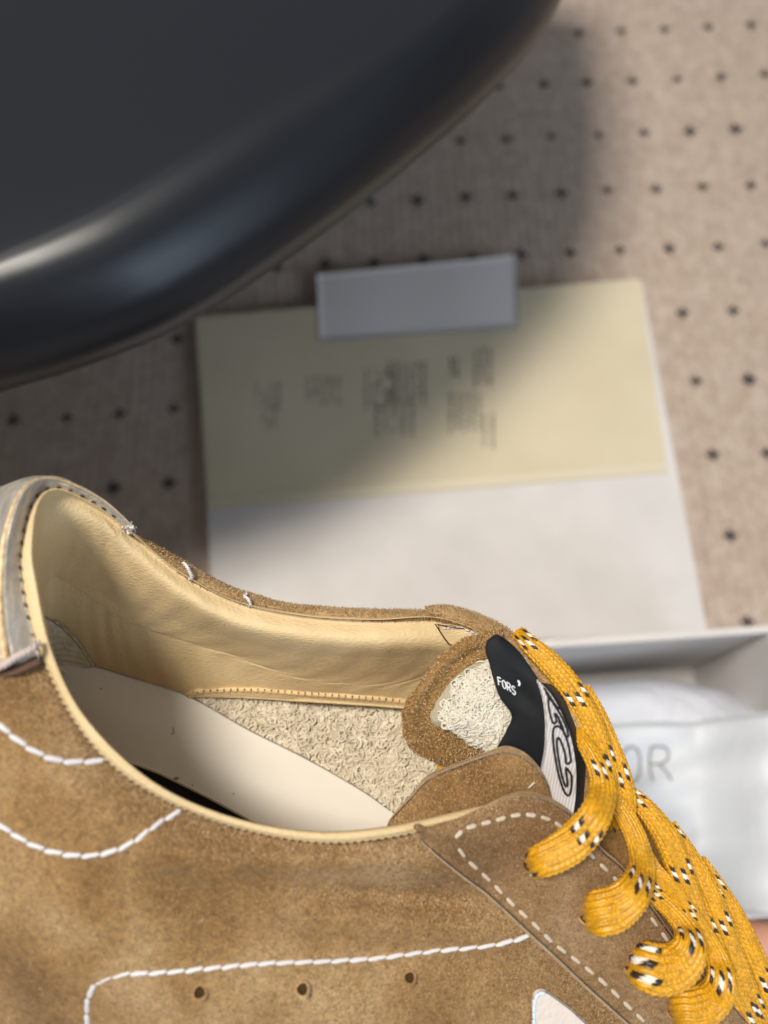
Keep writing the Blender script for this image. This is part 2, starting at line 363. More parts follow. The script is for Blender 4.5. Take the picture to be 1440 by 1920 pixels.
# tissue-wrapped bulge and dust bag inside the box
def blob(name, pts_px, z_fn, mat_, parent, nu=60, nv=30, **kw): pass
tis = empty('tissue_bundle', tuple(onz(1220, 1330, .03)), 'rounded white tissue paper bundle behind the dust bag in the box', 'wrapped shoe')
tc0 = onz(1150, 1345, .035)
nu_, nv_ = 72, 28; V = []
for j in range(nv_):
    t = j/(nv_-1); ph = t*math.pi/2
    for i in range(nu_):
        a = 2*math.pi*i/nu_; ex = .62
        cx = math.copysign(abs(math.cos(a))**ex, math.cos(a)); cy = math.copysign(abs(math.sin(a))**ex, math.sin(a))
        rr = math.cos(ph)**.45; wob = 1+.02*math.sin(5*a+3*t)+.012*math.sin(11*a)
        p = tc0 + ax*(cx*.105*rr*wob-.028) + ay*(cy*.036*rr*wob-.017); V.append((p[0], p[1], .004+.082*math.sin(ph)**.8))
mesh('tissue_wrap', V, gfaces(nv_, nu_, True), M_TISSUE, tis)

bagE = empty('dust_bag', tuple(onz(1300, 1550, .03)), 'white cloth dust bag with grey letters lying in the open shoe box', 'bag')
c00 = onz(985, 1352, .093); c10 = onz(1560, 1338, .093); c11 = onz(1560, 1706, .093); c01 = onz(985, 1712, .098)
nu_, nv_ = 90, 70; V = []
for j in range(nv_):
    for i in range(nu_):
        u, v = i/(nu_-1), j/(nv_-1); p = (c00*(1-u)+c10*u)*(1-v)+(c01*(1-u)+c11*u)*v
        e = min(u, 1-u, v, 1-v)*2; z = p[2]-.012*(1-min(1, e*9))**2 + .0035*math.sin(u*7+v*5+.6)*math.sin(v*4+u*2) + .0022*math.sin(u*19-v*11)+ .0016*math.sin(v*23+u*13) + .027*(lambda q: q*q*(3-2*q))(min(1, max(0, (u-.56)/.17)))   # its right end lies over the box rim
        V.append((p[0], p[1], z))
V = np.array(V); n0 = len(V); V2 = V.copy(); V2[:, 2] -= .010
bi = np.arange(n0).reshape(nv_, nu_); bd = np.concatenate([bi[0], bi[1:, -1], bi[-1, -2::-1], bi[-2:0:-1, 0]]); Fq = gfaces(nv_, nu_)
Fs = np.stack([bd, np.roll(bd, -1), np.roll(bd, -1)+n0, bd+n0], -1)
mesh('bag_cloth', np.concatenate([V, V2]), np.concatenate([Fq, Fs, Fq[:, ::-1]+n0]), M_BAG, bagE)
bagpts = V
def bagz(x, y):
    i = np.argmin((bagpts[:, 0]-x)**2+(bagpts[:, 1]-y)**2); return bagpts[i, 2]
def letter(name, strokes, r):
    bmv, bmf, off = [], [], 0
    for s in strokes:
        Q = resamp([(x, y, 0) for x, y in s], max(8, len(s)*5)); P = []
        for q in Q:
            p = onz(q[0], q[1], .096); P.append((p[0], p[1], bagz(p[0], p[1])+.0004))
        v, f = tube_geo(np.array(P), r, 6, .35); bmv.append(v); bmf.append(f+off); off += len(v)
    return mesh(name, np.concatenate(bmv), np.concatenate(bmf), M_LETTER, bagE)
oc = [(1190+21*math.cos(a), 1432+33*math.sin(a)) for a in np.linspace(0, 2*math.pi, 17)]
letter('letter_o', [oc], .00045)
letter('letter_r', [[(1230, 1464), (1229, 1430), (1228, 1399)], [(1228, 1399), (1245, 1398), (1257, 1403), (1262, 1414), (1257, 1426), (1245, 1431), (1230, 1431)], [(1246, 1431), (1256, 1446), (1264, 1463)]], .00045)

# ------------------------------------------------------------------ black plastic thing close to the lens
O_ = [(-800, 1010), (-500, 910), (-180, 792), (0, 735), (150, 690), (300, 632), (400, 578), (500, 513), (600, 443), (700, 366), (800, 283), (900, 195), (1000, 88), (1052, 0), (1095, -120), (1108, -280), (1080, -460)]
K_ = [(-800, 800), (-500, 705), (-180, 570), (0, 490), (95, 450), (190, 405), (280, 352), (365, 300), (455, 245), (545, 190), (635, 142), (725, 92), (810, 40), (870, -20), (920, -100), (935, -250), (900, -420)]
O_ = np.array(O_, float); K_ = np.array(K_, float)
def zd(p, z):
    k = Fv[2]+(p[:, 0]-720)/FOC*Rv[2]+(960-p[:, 1])/FOC*Uv[2]; return (z-CAMH)/k
def prow(t, z): p = O_*(1-t)+K_*t; return np.column_stack([p, zd(p, z)])
def prow2(k, z): p = K_+np.array([-140., -215.])*k; return np.column_stack([p, zd(p, z)])
rows = [prow(.10, .195), prow(.025, .208), prow(0, .220), prow(.08, .2315), prow(.25, .2415), prow(.45, .2495), prow(.65, .2560), prow(.80, .2598), prow(.92, .2620), prow2(.02, .2632), prow2(.14, .2637), prow2(.5, .2638), prow2(1.2, .2638), prow2(2.4, .2638), prow2(4.0, .2638)]
panel = empty('plastic_panel', tuple(unp([300, 300, .29])), 'smooth black satin plastic panel with a rounded rim hanging over the cloth', 'plastic panel')
GP = loft(rows, 120, 110)
sheet('rounded_rim', GP[:75], M_PLASTIC, panel)
sheet('flat_face', GP[74:], M_PLASTIC, panel)
under = loft([prow(.10, .195), prow(.5, .192), prow2(.5, .19), prow2(2.4, .19), prow2(4.0, .19)], 60, 20)
sheet('underside', under, M_PLASTIC, panel)

# ================================================================== SNEAKER
shoe = empty('sneaker', tuple(unp([600, 1450, .26])), 'tan suede sneaker with cream leather lining, silver heel tab and thick yellow braided laces', 'sneaker')
def R3(s): return np.array(s, float)
# collar: rows run from the near side (right) round the heel to the far side (right)
rowC = R3([(902,1511,.1735),(720,1550,.1680),(575,1557,.1650),(420,1527,.1615),(280,1460,.1585),(160,1343,.1570),(100,1223,.1580),(72,1093,.1600),(65,1027,.1615),(78,950,.1660),(112,925,.1710),(182,957,.1770),(245,1004,.1820),(330,1073,.1870),(440,1130,.1910),(568,1158,.1940),(700,1166,.1960),(818,1162,.1970),(905,1192,.1960)])
rowA = R3([(905,1532,.1722),(720,1573,.1662),(575,1579,.1632),(400,1540,.1600),(248,1466,.1570),(144,1360,.1555),(68,1210,.1570),(41,1093,.1585),(39,1027,.1600),(62,940,.1650),(105,912,.1700),(180,944,.1762),(246,994,.1812),(334,1066,.1862),(441,1124,.1903),(568,1150,.1932),(700,1158,.1952),(820,1155,.1962),(915,1183,.1955)])
rowB = (rowA+rowC)/2; rowB[:, 2] -= .0016
near = np.arange(19) < 9
rowD = R3([(860,1535,.176),(720,1562,.178),(575,1572,.178),(405,1545,.177),(262,1475,.176),(145,1358,.176),(88,1230,.177),(66,1100,.177),(70,1045,.175),(95,1000,.173),(135,985,.176),(198,1010,.180),(255,1062,.184),(335,1122,.1870),(440,1175,.1902),(568,1203,.1928),(700,1214,.1948),(810,1214,.1968),(882,1228,.198)])
rowE = R3([(850,1545,.190),(720,1575,.192),(575,1585,.193),(400,1556,.192),(250,1490,.192),(135,1370,.193),(90,1245,.195),(78,1140,.197),(85,1100,.197),(98,1075,.197),(125,1085,.199),(180,1118,.201),(235,1155,.2035),(317,1187,.2075),(430,1222,.2115),(560,1264,.2147),(700,1276,.2155),(800,1266,.2145),(870,1265,.210)])
rowE2 = rowE.copy(); rowE2[:, 1] += 13; rowE2[:, 2] += .0040
rowF = R3([(830,1560,.215),(720,1600,.217),(560,1610,.218),(385,1575,.218),(235,1500,.218),(128,1390,.219),(90,1300,.221),(85,1255,.223),(92,1247,.224),(108,1243,.225),(138,1246,.2265),(195,1258,.228),(265,1280,.229),(350,1306,.230),(440,1309,.230),(560,1315,.2295),(690,1322,.229),(790,1331,.228),(850,1337,.227)])
GL = cz(loft([rowA, rowB, rowC, rowD, rowE, rowE2, rowF], 420, 96))
# soft leather wrinkles running along the padded collar
uu, vv = np.meshgrid(np.linspace(0, 1, 420), np.linspace(0, 1, 96))
wr = .00012*np.sin(uu*210+6*np.sin(vv*9)+vv*14)*np.clip((vv-.3)*5, 0, 1)*np.clip((uu-.5)*6, 0, 1)*(.4+.6*np.sin(uu*23+vv*7)**2)
lining = sheet('collar_lining', GL, M_LEATHER, shoe, disp=wr)
# quarter: outside of the near side
def depthcurve(s): return R3(s)
q0 = R3([(35,1010,.1606),(41,1093,.159),(68,1210,.1575),(144,1362,.156),(248,1468,.1575),(400,1542,.1605),(575,1575,.164),(720,1569,.167),(800,1566,.1685),(880,1590,.171),(970,1660,.174),(1080,1765,.178),(1200,1885,.182),(1330,2010,.187)])
qh = R3([(12,1020,.1590),(15,1098,.1575),(42,1222,.156),(122,1378,.1545),(232,1490,.156),(395,1568,.159),(572,1600,.1625),(715,1596,.1655),(800,1592,.168),(885,1612,.1708),(978,1683,.1738),(1090,1788,.1778),(1210,1905,.182),(1340,2030,.187)])
q1 = R3([(-80,1030,.158),(-75,1120,.1545),(-45,1240,.152),(45,1415,.1515),(180,1548,.1525),(360,1630,.1555),(545,1660,.1595),(690,1660,.1635),(790,1662,.167),(890,1690,.1708),(990,1760,.174),(1110,1865,.178),(1225,1970,.182),(1360,2080,.187)])
q2 = R3([(-220,1050,.166),(-215,1180,.160),(-160,1330,.1555),(-40,1510,.153),(110,1640,.1535),(300,1725,.1565),(500,1750,.1605),(660,1750,.1650),(780,1750,.1685),(900,1775,.1718),(1005,1840,.1745),(1130,1940,.1785),(1240,2040,.183),(1375,2150,.188)])
q3 = R3([(-380,1090,.178),(-370,1260,.169),(-290,1440,.163),(-140,1640,.1585),(40,1790,.157),(250,1870,.1585),(470,1900,.1615),(640,1905,.1650),(780,1910,.168),(910,1930,.172),(1025,1980,.176),(1150,2060,.180),(1260,2140,.185),(1390,2230,.190)])
q4 = R3([(-520,1150,.195),(-500,1360,.184),(-400,1590,.175),(-220,1810,.169),(0,1980,.167),(230,2070,.168),(460,2110,.170),(640,2120,.173),(790,2120,.176),(930,2130,.180),(1050,2160,.184),(1180,2220,.188),(1290,2280,.192),(1410,2340,.197)])
GQ = loft([q0, qh, q1, q2, q3, q4], 300, 140)
def fbm(G, s, seed=0):
    r_ = np.random.default_rng(seed); out = np.zeros(G.shape[:2])
    for k in range(14):
        a = r_.uniform(0, 6.28); f = s*r_.uniform(.5, 2.2); out += np.sin((G[..., 0]*math.cos(a)+G[..., 1]*math.sin(a))/f+r_.uniform(0, 6.28))*(f/s)
    return out/14
for (cx, cy, sx_, sy_, ang_, h_) in ((700, 1672, 220, 34, .06, .0050), (560, 1612, 240, 28, .03, -.0016), (800, 1740, 160, 30, .08, -.0018), (330, 1665, 110, 30, .6, .0012), (150, 1700, 160, 60, .5, -.0012)):
    dx, dy = GQ[..., 0]-cx, GQ[..., 1]-cy; ux, uy = dx*math.cos(ang_)+dy*math.sin(ang_), -dx*math.sin(ang_)+dy*math.cos(ang_)
    GQ[..., 2] += h_*np.exp(-(ux/sx_)**2-(uy/sy_)**2)      # soft folds of the padded suede
quarter = sheet('quarter', GQ, M_SUEDE, shoe, disp=.0006*fbm(GQ, 26, 1))
DQ = Depth(GQ)
# sole below, out of the frame
sl = loft([q4, q4+[0, 30, -.006], q4+[0, 130, -.002], q4+[0, 190, .006]], 80, 12, arc=False); sheet('sole', sl, M_SOLE, shoe)

# heel tab
h0 = R3([(76,1240,.1568),(56,1165,.1578),(41,1093,.1588),(39,1027,.1603),(60,942,.1653),(103,913,.1703),(178,945,.1765),(246,995,.1815)])
h1 = R3([(44,1243,.1545),(28,1165,.1555),(20,1085,.1565),(24,1015,.158),(52,925,.163),(100,902,.169),(182,937,.1757),(249,990,.1811)])
h2 = R3([(10,1245,.1535),(-2,1160,.154),(0,1080,.1555),(10,995,.1575),(40,920,.162),(96,896,.1685),(186,932,.1757),(251,987,.1813)])
h3 = R3([(-40,1245,.1545),(-50,1150,.156),(-40,1050,.160),(-22,965,.164),(20,908,.168),(90,893,.174),(188,934,.180),(253,990,.184)])
h4 = R3([(-140,1250,.161),(-150,1140,.165),(-130,1030,.171),(-90,950,.176),(-10,915,.181),(85,905,.184),(190,950,.188),(256,1010,.190)])
GH = loft([h0, h1, h2, h3, h4], 150, 50)
tab = shell('heel_tab', GH - [0, 0, .0009], M_SILVER, shoe, th=.0009, disp=.0002*fbm(GH, 9, 3))
gl = resamp(np.stack([h2[i]*.9+h1[i]*.1 for i in range(8)]), 90); gl[:, 2] -= .0012
tube('gold_edge', unp(gl), np.linspace(.0009, .0001, 90), M_GOLD, tab, 8, .5)
# knotted seam at the bottom of the tab
def rope(name, pts, r, m, parent, turns=10, ply=2, n=160, off=0):
    P = resamp(pts, n); C_ = unp(P); T = frames(C_); view = CAM-C_; W_ = np.cross(T, view); W_ /= np.linalg.norm(W_, axis=1, keepdims=True); N_ = np.cross(W_, T)
    V, Fc, o_ = [], [], 0
    for k in range(ply):
        a = np.linspace(0, 2*math.pi*turns, n)+2*math.pi*k/ply
        v, f = tube_geo(C_+(np.cos(a)[:, None]*W_+np.sin(a)[:, None]*N_)*r*.5, r*.62, 7); V.append(v); Fc.append(f+o_); o_ += len(v)
    return mesh(name, np.concatenate(V), np.concatenate(Fc), m, parent)
M_PINK = mat('pale_pink_cord', (.50, .42, .38), .6, .3)
rope('seam_cord', [(-60,1262,.1500),(0,1250,.1508),(30,1232,.1512),(60,1216,.1525),(72,1205,.1545)], .0007, M_PINK, tab, 5, 3)
tube('seam_roll', unp(resamp([(-80,1262,.1525),(0,1262,.153),(35,1255,.1535),(72,1238,.155)], 40)), .0010, mat('brown_rolled_edge', (.13, .075, .045), .8, .2), tab, 8, .8)

# far side rim of suede
fo = R3([(236,988,.1835),(253,1002,.1838),(290,1022,.1865),(333,1049,.189),(383,1079,.1915),(433,1104,.193),(480,1119,.1945),(534,1134,.196),(603,1141,.1972),(707,1146,.1985),(800,1148,.1990),(880,1160,.1990),(950,1200,.1975)])
fi = R3([(236,996,.1812),(246,1005,.1822),(283,1034,.1855),(320,1066,.187),(350,1090,.1885),(400,1117,.1905),(455,1138,.192),(500,1147,.1935),(568,1158,.1945),(655,1165,.1958),(742,1166,.1966),(818,1164,.1968),(905,1195,.1960)])
fo[3:11, 1] -= 3; fc = (fo+fi)/2; fc[:, 2] -= .0022
fb = fo+[0, 3, .006]; fb2 = fo + [0, 30, .022]; fb3 = fo+[0, 120, .05]
GF = loft([fi+[0, 2, .001], fi, fc, fo, fb, fb2, fb3], 260, 44)
farq = sheet('far_quarter', GF, M_SUEDE_E, shoe, disp=.00018*fbm(GF, 5, 5))
# far eyestay piece with rounded corner, running down under the laces
eo = R3([(797,1139,.1975),(828,1135,.1978),(870,1142,.1980),(913,1158,.1972),(953,1180,.1955),(982,1210,.193),(1030,1262,.189),(1070,1310,.186),(1102,1352,.1845),(1150,1440,.184)])
ei = R3([(800,1156,.1960),(828,1160,.1955),(866,1172,.1950),(903,1188,.1942),(932,1205,.193),(962,1240,.1905),(1005,1290,.187),(1040,1335,.185),(1062,1372,.184),(1110,1460,.184)])
em = (eo+ei)/2; em[:, 2] -= .0018
GE2 = loft([ei+[0, 3, .002], ei, em, eo, eo+[0, 4, .006], eo+[4, 30, .02]], 160, 30)
far_eye = sheet('far_eyestay', GE2, M_SUEDE_E, shoe, disp=.00018*fbm(GE2, 5, 6))

# insole
inf = R3([(85,1232,.2235),(107,1238,.224),(173,1249,.226),(250,1272,.2275),(350,1304,.2285),(464,1368,.2275),(568,1420,.2265),(672,1479,.2255),(737,1524,.225),(800,1565,.225)])
inn = R3([(100,1290,.218),(130,1335,.2175),(175,1385,.217),(225,1420,.2165),(300,1450,.216),(380,1489,.2155),(450,1527,.215),(490,1549,.215),(600,1600,.216),(780,1640,.217)])
inm = (inf+inn)/2; inm[:, 2] -= .0015
GI = cz(loft([inf, inm, inn], 140, 40))
insole = shell('insole', GI, M_INSOLE, shoe, th=.0012)
gb = cz(loft([inn+[0, 0, .0014], inn+[-6, 16, .005], inn+[-14, 46, .013]], 60, 8)); sheet('foam_edge', gb, M_FOAM, insole)
DI = Depth(GI)
tube('hair_speck', unp([(a, b, DI(a, b)-.0001) for a, b in ((324,1364),(326,1368),(326,1373),(324,1376),(321,1377))]), .00009, M_HOLE, insole, 5)
for (x, y) in ((189,1291), (361,1472), (438,1488)): tube('dirt_speck', unp([(x-1.5, y, DI(x, y)), (x, y, DI(x, y)-.0001), (x+1.5, y+1, DI(x, y))]), .00012, M_HOLE, insole, 5)
# cream heel counter patch
gcn = loft([[(70,1152,.2115),(84,1157,.2125),(112,1173,.2155),(143,1203,.2195),(160,1228,.2225),(175,1250,.2255)], [(70,1200,.216),(84,1205,.217),(100,1215,.2185),(115,1228,.2205),(125,1240,.2225),(135,1255,.2245)], [(60,1250,.222),(70,1254,.223),(80,1256,.2235),(90,1258,.2240),(100,1260,.2243),(110,1262,.2246)]], 40, 20)
# find the lining's own depth and lay the patch just on it
DLn = Depth(GL[40:])
for j in range(20):
    for i in range(40): gcn[j, i, 2] = DLn(gcn[j, i, 0], gcn[j, i, 1])-.0016
shell('heel_counter', gcn, M_COUNTER, shoe, th=.0006)

# terry cloth inner side
tt = R3([(335,1298,.2325),(412,1300,.2335),(534,1306,.2335),(672,1314,.233),(756,1322,.2325),(850,1340,.231),(950,1375,.228)])
tm = R3([(338,1303,.2315),(435,1330,.2315),(552,1360,.231),(680,1398,.2305),(760,1420,.2295),(850,1450,.2285),(950,1480,.226)])
tb = R3([(340,1308,.2305),(464,1374,.2300),(568,1426,.229),(672,1486,.228),(740,1530,.227),(810,1570,.226),(900,1600,.225)])
GT = cz(loft([tt, tm, tb], 120, 50)); terry = sheet('terry_lining', GT, M_TERRYB, shoe)
def loops(name, G, n, r_px, tr, m, parent, lean=(0, 0)):
    nv, nu = G.shape[:2]; W = unp(G); N = normals(W); V, Fc = [], []; off = 0; seg, sd = 11, 4
    ph = np.linspace(0, 2*np.pi, sd, endpoint=False)
    for k in range(n):
        i = rng.uniform(0, nu-1.01); j = rng.uniform(0, nv-1.01); a, b = int(j), int(i); p = W[a, b]+(W[a+1, b]-W[a, b])*(j-a)+(W[a, b+1]-W[a, b])*(i-b); nn = N[a, b]
        r = r_px*rng.uniform(.6, 1.25)*G[a, b, 2]/FOC
        t1 = np.cross(nn, rng.normal(size=3)); t1 /= np.linalg.norm(t1); t2 = np.cross(nn, t1)
        tilt = rng.uniform(.0, .5); up = nn*tilt+t2*(1-tilt); up /= np.linalg.norm(up)
        th = np.linspace(-.9, math.pi+.9+rng.uniform(0, 1.2), seg); tw = rng.uniform(-.5, .5)
        c = p+nn*r*.25+(np.cos(th)[:, None]*t1*r*rng.uniform(.55, .9)+np.sin(th)[:, None]*up*r+np.linspace(-1, 1, seg)[:, None]*nn*r*.35*tw)
        T = frames(c); A1 = np.cross(T, nn+.01); A1 /= np.linalg.norm(A1, axis=1, keepdims=True)+1e-9; A2 = np.cross(T, A1)
        q = tr*rng.uniform(.8, 1.25)*np.clip(np.sin(np.linspace(.25, math.pi-.25, seg))*1.4, 0, 1)
        v = c[:, None]+(np.cos(ph)[None, :, None]*A1[:, None]+np.sin(ph)[None, :, None]*A2[:, None])*q[:, None, None]
        V.append(v.reshape(-1, 3)); Fc.append(gfaces(seg, sd, True)+off); off += seg*sd
    return mesh(name, np.concatenate(V), np.concatenate(Fc), m, parent, kind='stuff')
loops('terry_loop_pile', GT, 3600, 10.5, .00024, M_TERRY, terry)
# lining hem above the terry
hem = loft([[(352,1301,.2298),(378,1297,.2298),(464,1295,.2290),(560,1302,.2284),(690,1310,.2278),(762,1317,.2272),(800,1322,.227)], [(350,1304,.2295),(380,1302,.2293),(464,1302,.2284),(560,1308,.2278),(690,1316,.2272),(762,1323,.2266),(800,1328,.2265)], [(352,1308,.2305),(384,1307,.2303),(464,1309,.2294),(560,1315,.2288),(690,1323,.2282),(762,1329,.2276),(800,1334,.2275)]], 90, 10)
DLh = Depth(GL[56:])
hem[..., 2] = np.array([[DLh(hem[j, i, 0], min(hem[j, i, 1], 1319+ (hem[j,i,0]-690)*.08 if hem[j,i,0]>560 else 1312)) for i in range(90)] for j in range(10)])-.0016
hem_o = shell('lining_hem', hem, M_LEATHER, shoe, th=.0012)

# ------------------------------------------------------------------ stitches
def cap_mesh(name, m, twist=True, seg=14, sd=8):
    V = []
    for i in range(seg):
        t = i/(seg-1); x = t-.5; e = math.sqrt(max(0, 1-(2*x)**4))
        for k in range(sd):
            a = 2*math.pi*k/sd; gr = 1-.22*max(0, math.cos(2*(a-t*5)))**3 if twist else 1
            V.append((x, math.cos(a)*.5*e*gr, math.sin(a)*.5*e*gr))
    me = bpy.data.meshes.new(name); me.from_pydata(V, [], gfaces(seg, sd, True).tolist()+[list(range(sd))[::-1], list(range((seg-1)*sd, seg*sd))]); me.materials.append(m)
    me.polygons.foreach_set('use_smooth', np.ones(len(me.polygons), bool)); return me
ST_W = cap_mesh('stitch', M_THREADW); ST_D = cap_mesh('stitch', mat('beige_thread', (.50, .41, .31), .6, .3)); ST_T = cap_mesh('stitch', M_THREADT, False, 8, 6); ST_H = cap_mesh('stitch', M_HOLE, False, 8, 6)
def stitch(me, p, q, wpx, D, parent, lift=.0002, skew=0, flat=.7, jit=.6):
    p = np.array(p[:2], float); q = np.array(q[:2], float); d = q-p; nrm = np.array([-d[1], d[0]])/ (np.linalg.norm(d)+1e-9)
    p = p+nrm*skew; q = q-nrm*skew
    a = unp([p[0], p[1], D(*p)]); b = unp([q[0], q[1], D(*q)]); c = (a+b)/2; dp = np.linalg.norm(c-CAM)
    view = (CAM-c)/dp; x = b-a; L = np.linalg.norm(x); x /= L; y = np.cross(view, x); y /= np.linalg.norm(y); z = np.cross(x, y)
    ww = wpx*D(*((p+q)/2))/FOC*random.uniform(.9, 1.08); c = c+view*lift
    o = bpy.data.objects.new('stitch', me); link(o, parent)
    o.matrix_local = Matrix.Translation(Vector(c-base_of(parent))) @ Matrix(np.column_stack([x, y, z]).tolist()).to_4x4() @ Matrix.Diagonal((L, ww, ww*flat, 1))
    return o
def seam(pts, n, me, wpx, D, parent, fill=.92, skew=1.5, lift=.0002, flat=.7):
    P = resamp([(x, y, 0) for x, y in pts], n+1)
    for k in range(n):
        a, b = P[k, :2], P[k+1, :2]; m_ = (a+b)/2; stitch(me, m_+(a-m_)*fill, m_+(b-m_)*fill, wpx, D, parent, lift, skew*random.uniform(.6, 1.3), flat)
seam([(-40,1325),(0,1360),(27,1383),(60,1406),(93,1422),(127,1429),(165,1428),(196,1426)], 7, ST_W, 11.5, DQ, quarter, 1.02, 2.0)
seam([(-40,1525),(0,1546),(35,1571),(70,1588),(100,1598),(135,1604),(172,1605),(210,1597),(245,1582),(275,1560),(305,1538),(340,1520)], 12, ST_W, 10.5, DQ, quarter, 1.03, 2.0)
seam([(172,1960),(165,1925),(163,1885),(167,1862),(178,1845)], 4, ST_W, 11.5, DQ, quarter, 1.0, 1.0)
seam([(178,1844),(200,1834),(245,1825),(280,1825),(325,1822),(410,1814),(500,1806),(566,1804),(640,1801),(712,1796),(799,1784),(893,1776),(954,1766),(995,1753)], 24, ST_W, 9.2, DQ, quarter, 1.04, 2.2)
# perforations: small punched holes with a raised lip
def perf(px, py, r_px, D, parent):
    d = D(px, py); c = unp([px, py, d]); view = (CAM-c)/np.linalg.norm(CAM-c); x = np.cross(view, Uv); x /= np.linalg.norm(x); y = np.cross(x, view); r = r_px*d/FOC
    V, n = [], 18; prof = [(1.6, -.0003), (1.25, .00035), (.98, .00025), (.85, -.00005), (.0, -.0001)]
    for rr, h in prof:
        for k in range(n): a = 2*math.pi*k/n; V.append(c+(math.cos(a)*x+math.sin(a)*y)*r*rr*(1+.06*math.sin(3*a+px))+view*(h+.0008))
    midx = np.repeat([0, 0, 1, 1], n)
    return mesh('perforation', V, gfaces(5, n, True), M_SUEDE, parent, mats=[M_SUEDE, M_HOLE], midx=midx)
for p in ((374,1861,10), (567,1855,10), (768,1833,9)): perf(*p, DQ, quarter)
# star patch corner
star = loft([[(1001,1876,0),(1004,1866,0),(1012,1860,0),(1024,1861,0),(1040,1872,0),(1068,1893,0),(1100,1922,0),(1160,1975,0)], [(1003,1900,0),(1008,1900,0),(1018,1900,0),(1028,1903,0),(1042,1910,0),(1062,1920,0),(1085,1940,0),(1120,1985,0)], [(1010,1990,0),(1016,1990,0),(1024,1990,0),(1032,1990,0),(1042,1990,0),(1055,1990,0),(1070,1995,0),(1090,2000,0)]], 50, 30)
for j in range(30):
    for i in range(50): star[j, i, 2] = DQ(star[j, i, 0], star[j, i, 1])-.0012
M_STAR = mat('cream_star_leather', (.62, .55, .49), .55, .35); bump(M_STAR, [(noise(M_STAR, 500, 4), .5, .0008)])
M_BLUE = mat('pale_blue_thread', (.55, .66, .82), .5, .3)
sp = shell('star_patch', star, M_STAR, shoe, th=.0010, rim=M_STAR)
sd_ = Depth(star); tb_ = [(1004,1990),(1002,1940),(1001,1900),(1003,1872),(1011,1862),(1022,1862)]
P_ = resamp([(x, y, 0) for x, y in tb_], 12); ST_B = cap_mesh('stitch', M_BLUE)
for k in range(11): stitch(ST_B, P_[k, :2], P_[k+1, :2], 7, sd_, sp, .0002, .5)

M_SUEDE_SHADE = suede('shaded_tan_suede', (.155, .086, .038), (.23, .138, .064), (.30, .197, .108))  # same tan suede, darkened in colour for the light weakening towards the right
# ------------------------------------------------------------------ eyestay, near side
e_lo = R3([(779,1560,0),(814,1594,0),(867,1638,0),(919,1677,0),(997,1750,0),(1050,1798,0),(1100,1845,0),(1200,1936,0),(1300,2030,0)])
for r in e_lo: r[2] = DQ(r[0], r[1])-.0012
e_up = R3([(790,1556,.1672),(838,1543,.1682),(888,1524,.1695),(945,1500,.1710),(988,1494,.1722),(1030,1506,.1735),(1072,1534,.1748),(1127,1597,.1772),(1173,1640,.179),(1260,1760,.1815),(1327,1843,.184),(1377,1893,.187),(1470,2000,.191)])
e_a = resamp(e_lo, 60); e_b = resamp(e_up, 60); e_m = (e_a+e_b)/2; e_m[:, 2] -= .0016
e_m2 = e_b*.82+e_a*.18; e_m2[:, 2] -= .0009
GE = loft([e_a, e_m, e_m2, e_b], 240, 50)
eyestay = shell('eyestay', GE, M_SUEDE_SHADE, shoe, th=.0017, rim=M_SUEDE_E, ro=.55, disp=.0003*fbm(GE, 22, 9))
DE = Depth(GE)
def dashes(pts, n, fill, wpx, D, parent, me=ST_D):
    P = resamp([(x, y, 0) for x, y in pts], n+1)
    for k in range(n):
        a, b = P[k, :2], P[k+1, :2]; m_ = (a+b)/2; stitch(me, m_+(a-m_)*fill, m_+(b-m_)*fill, wpx, D, parent, .00035, 0, .6)
dashes([(1060,1556),(1044,1543),(1022,1533),(997,1528),(967,1527),(932,1538),(900,1545),(876,1552),(860,1560),(850,1574)], 8, .68, 9, DE, eyestay)
dashes([(856,1586),(867,1604),(902,1636),(936,1668),(958,1694),(984,1716),(1010,1741),(1035,1767),(1083,1802),(1133,1843),(1173,1882),(1215,1922),(1260,1965)], 17, .66, 8, DE, eyestay)
dashes([(1096,1590),(1107,1603),(1127,1622),(1150,1643),(1178,1675),(1223,1722),(1237,1743),(1262,1778),(1300,1826)], 9, .6, 8, DE, eyestay)
ST_F = cap_mesh('stitch', M_THREADW, False)
# piping stitches and the far hem stitches
DC = Depth(GL[:20])
for r_, a, b, n in ((rowA, 1, 8.5, 62), (rowA, 8.5, 12, 18)):
    P = resamp(r_, 900); i0 = int(a/18*899); i1 = int(b/18*899)
    P = P[i0:i1]; Q = resamp(P[::max(1, len(P)//40)], n+1)
    for k in range(n):
        m_ = (Q[k]+Q[k+1])/2; stitch(ST_H, (m_+(Q[k]-m_)*.42)[:2], (m_+(Q[k+1]-m_)*.42)[:2], 3.2, DC, lining, .0009, 1.2, .5)
DHm = Depth(hem)
hp = [(358,1304),(380,1298),(464,1295.5),(560,1302),(690,1311),(762,1318)]
Q = resamp([(x, y, 0) for x, y in hp], 33)
for k in range(32):
    m_ = (Q[k, :2]+Q[k+1, :2])/2; stitch(ST_T, m_+(Q[k, :2]-m_)*.85, m_+(Q[k+1, :2]-m_)*.85, 4.2, DHm, hem_o, .0003, -1.0, .7)
    stitch(ST_H, m_+(Q[k, :2]-m_)*.2+[6, -3], m_+(Q[k+1, :2]-m_)*.2+[6, -3], 3.4, DHm, hem_o, .0004, 0, .5)

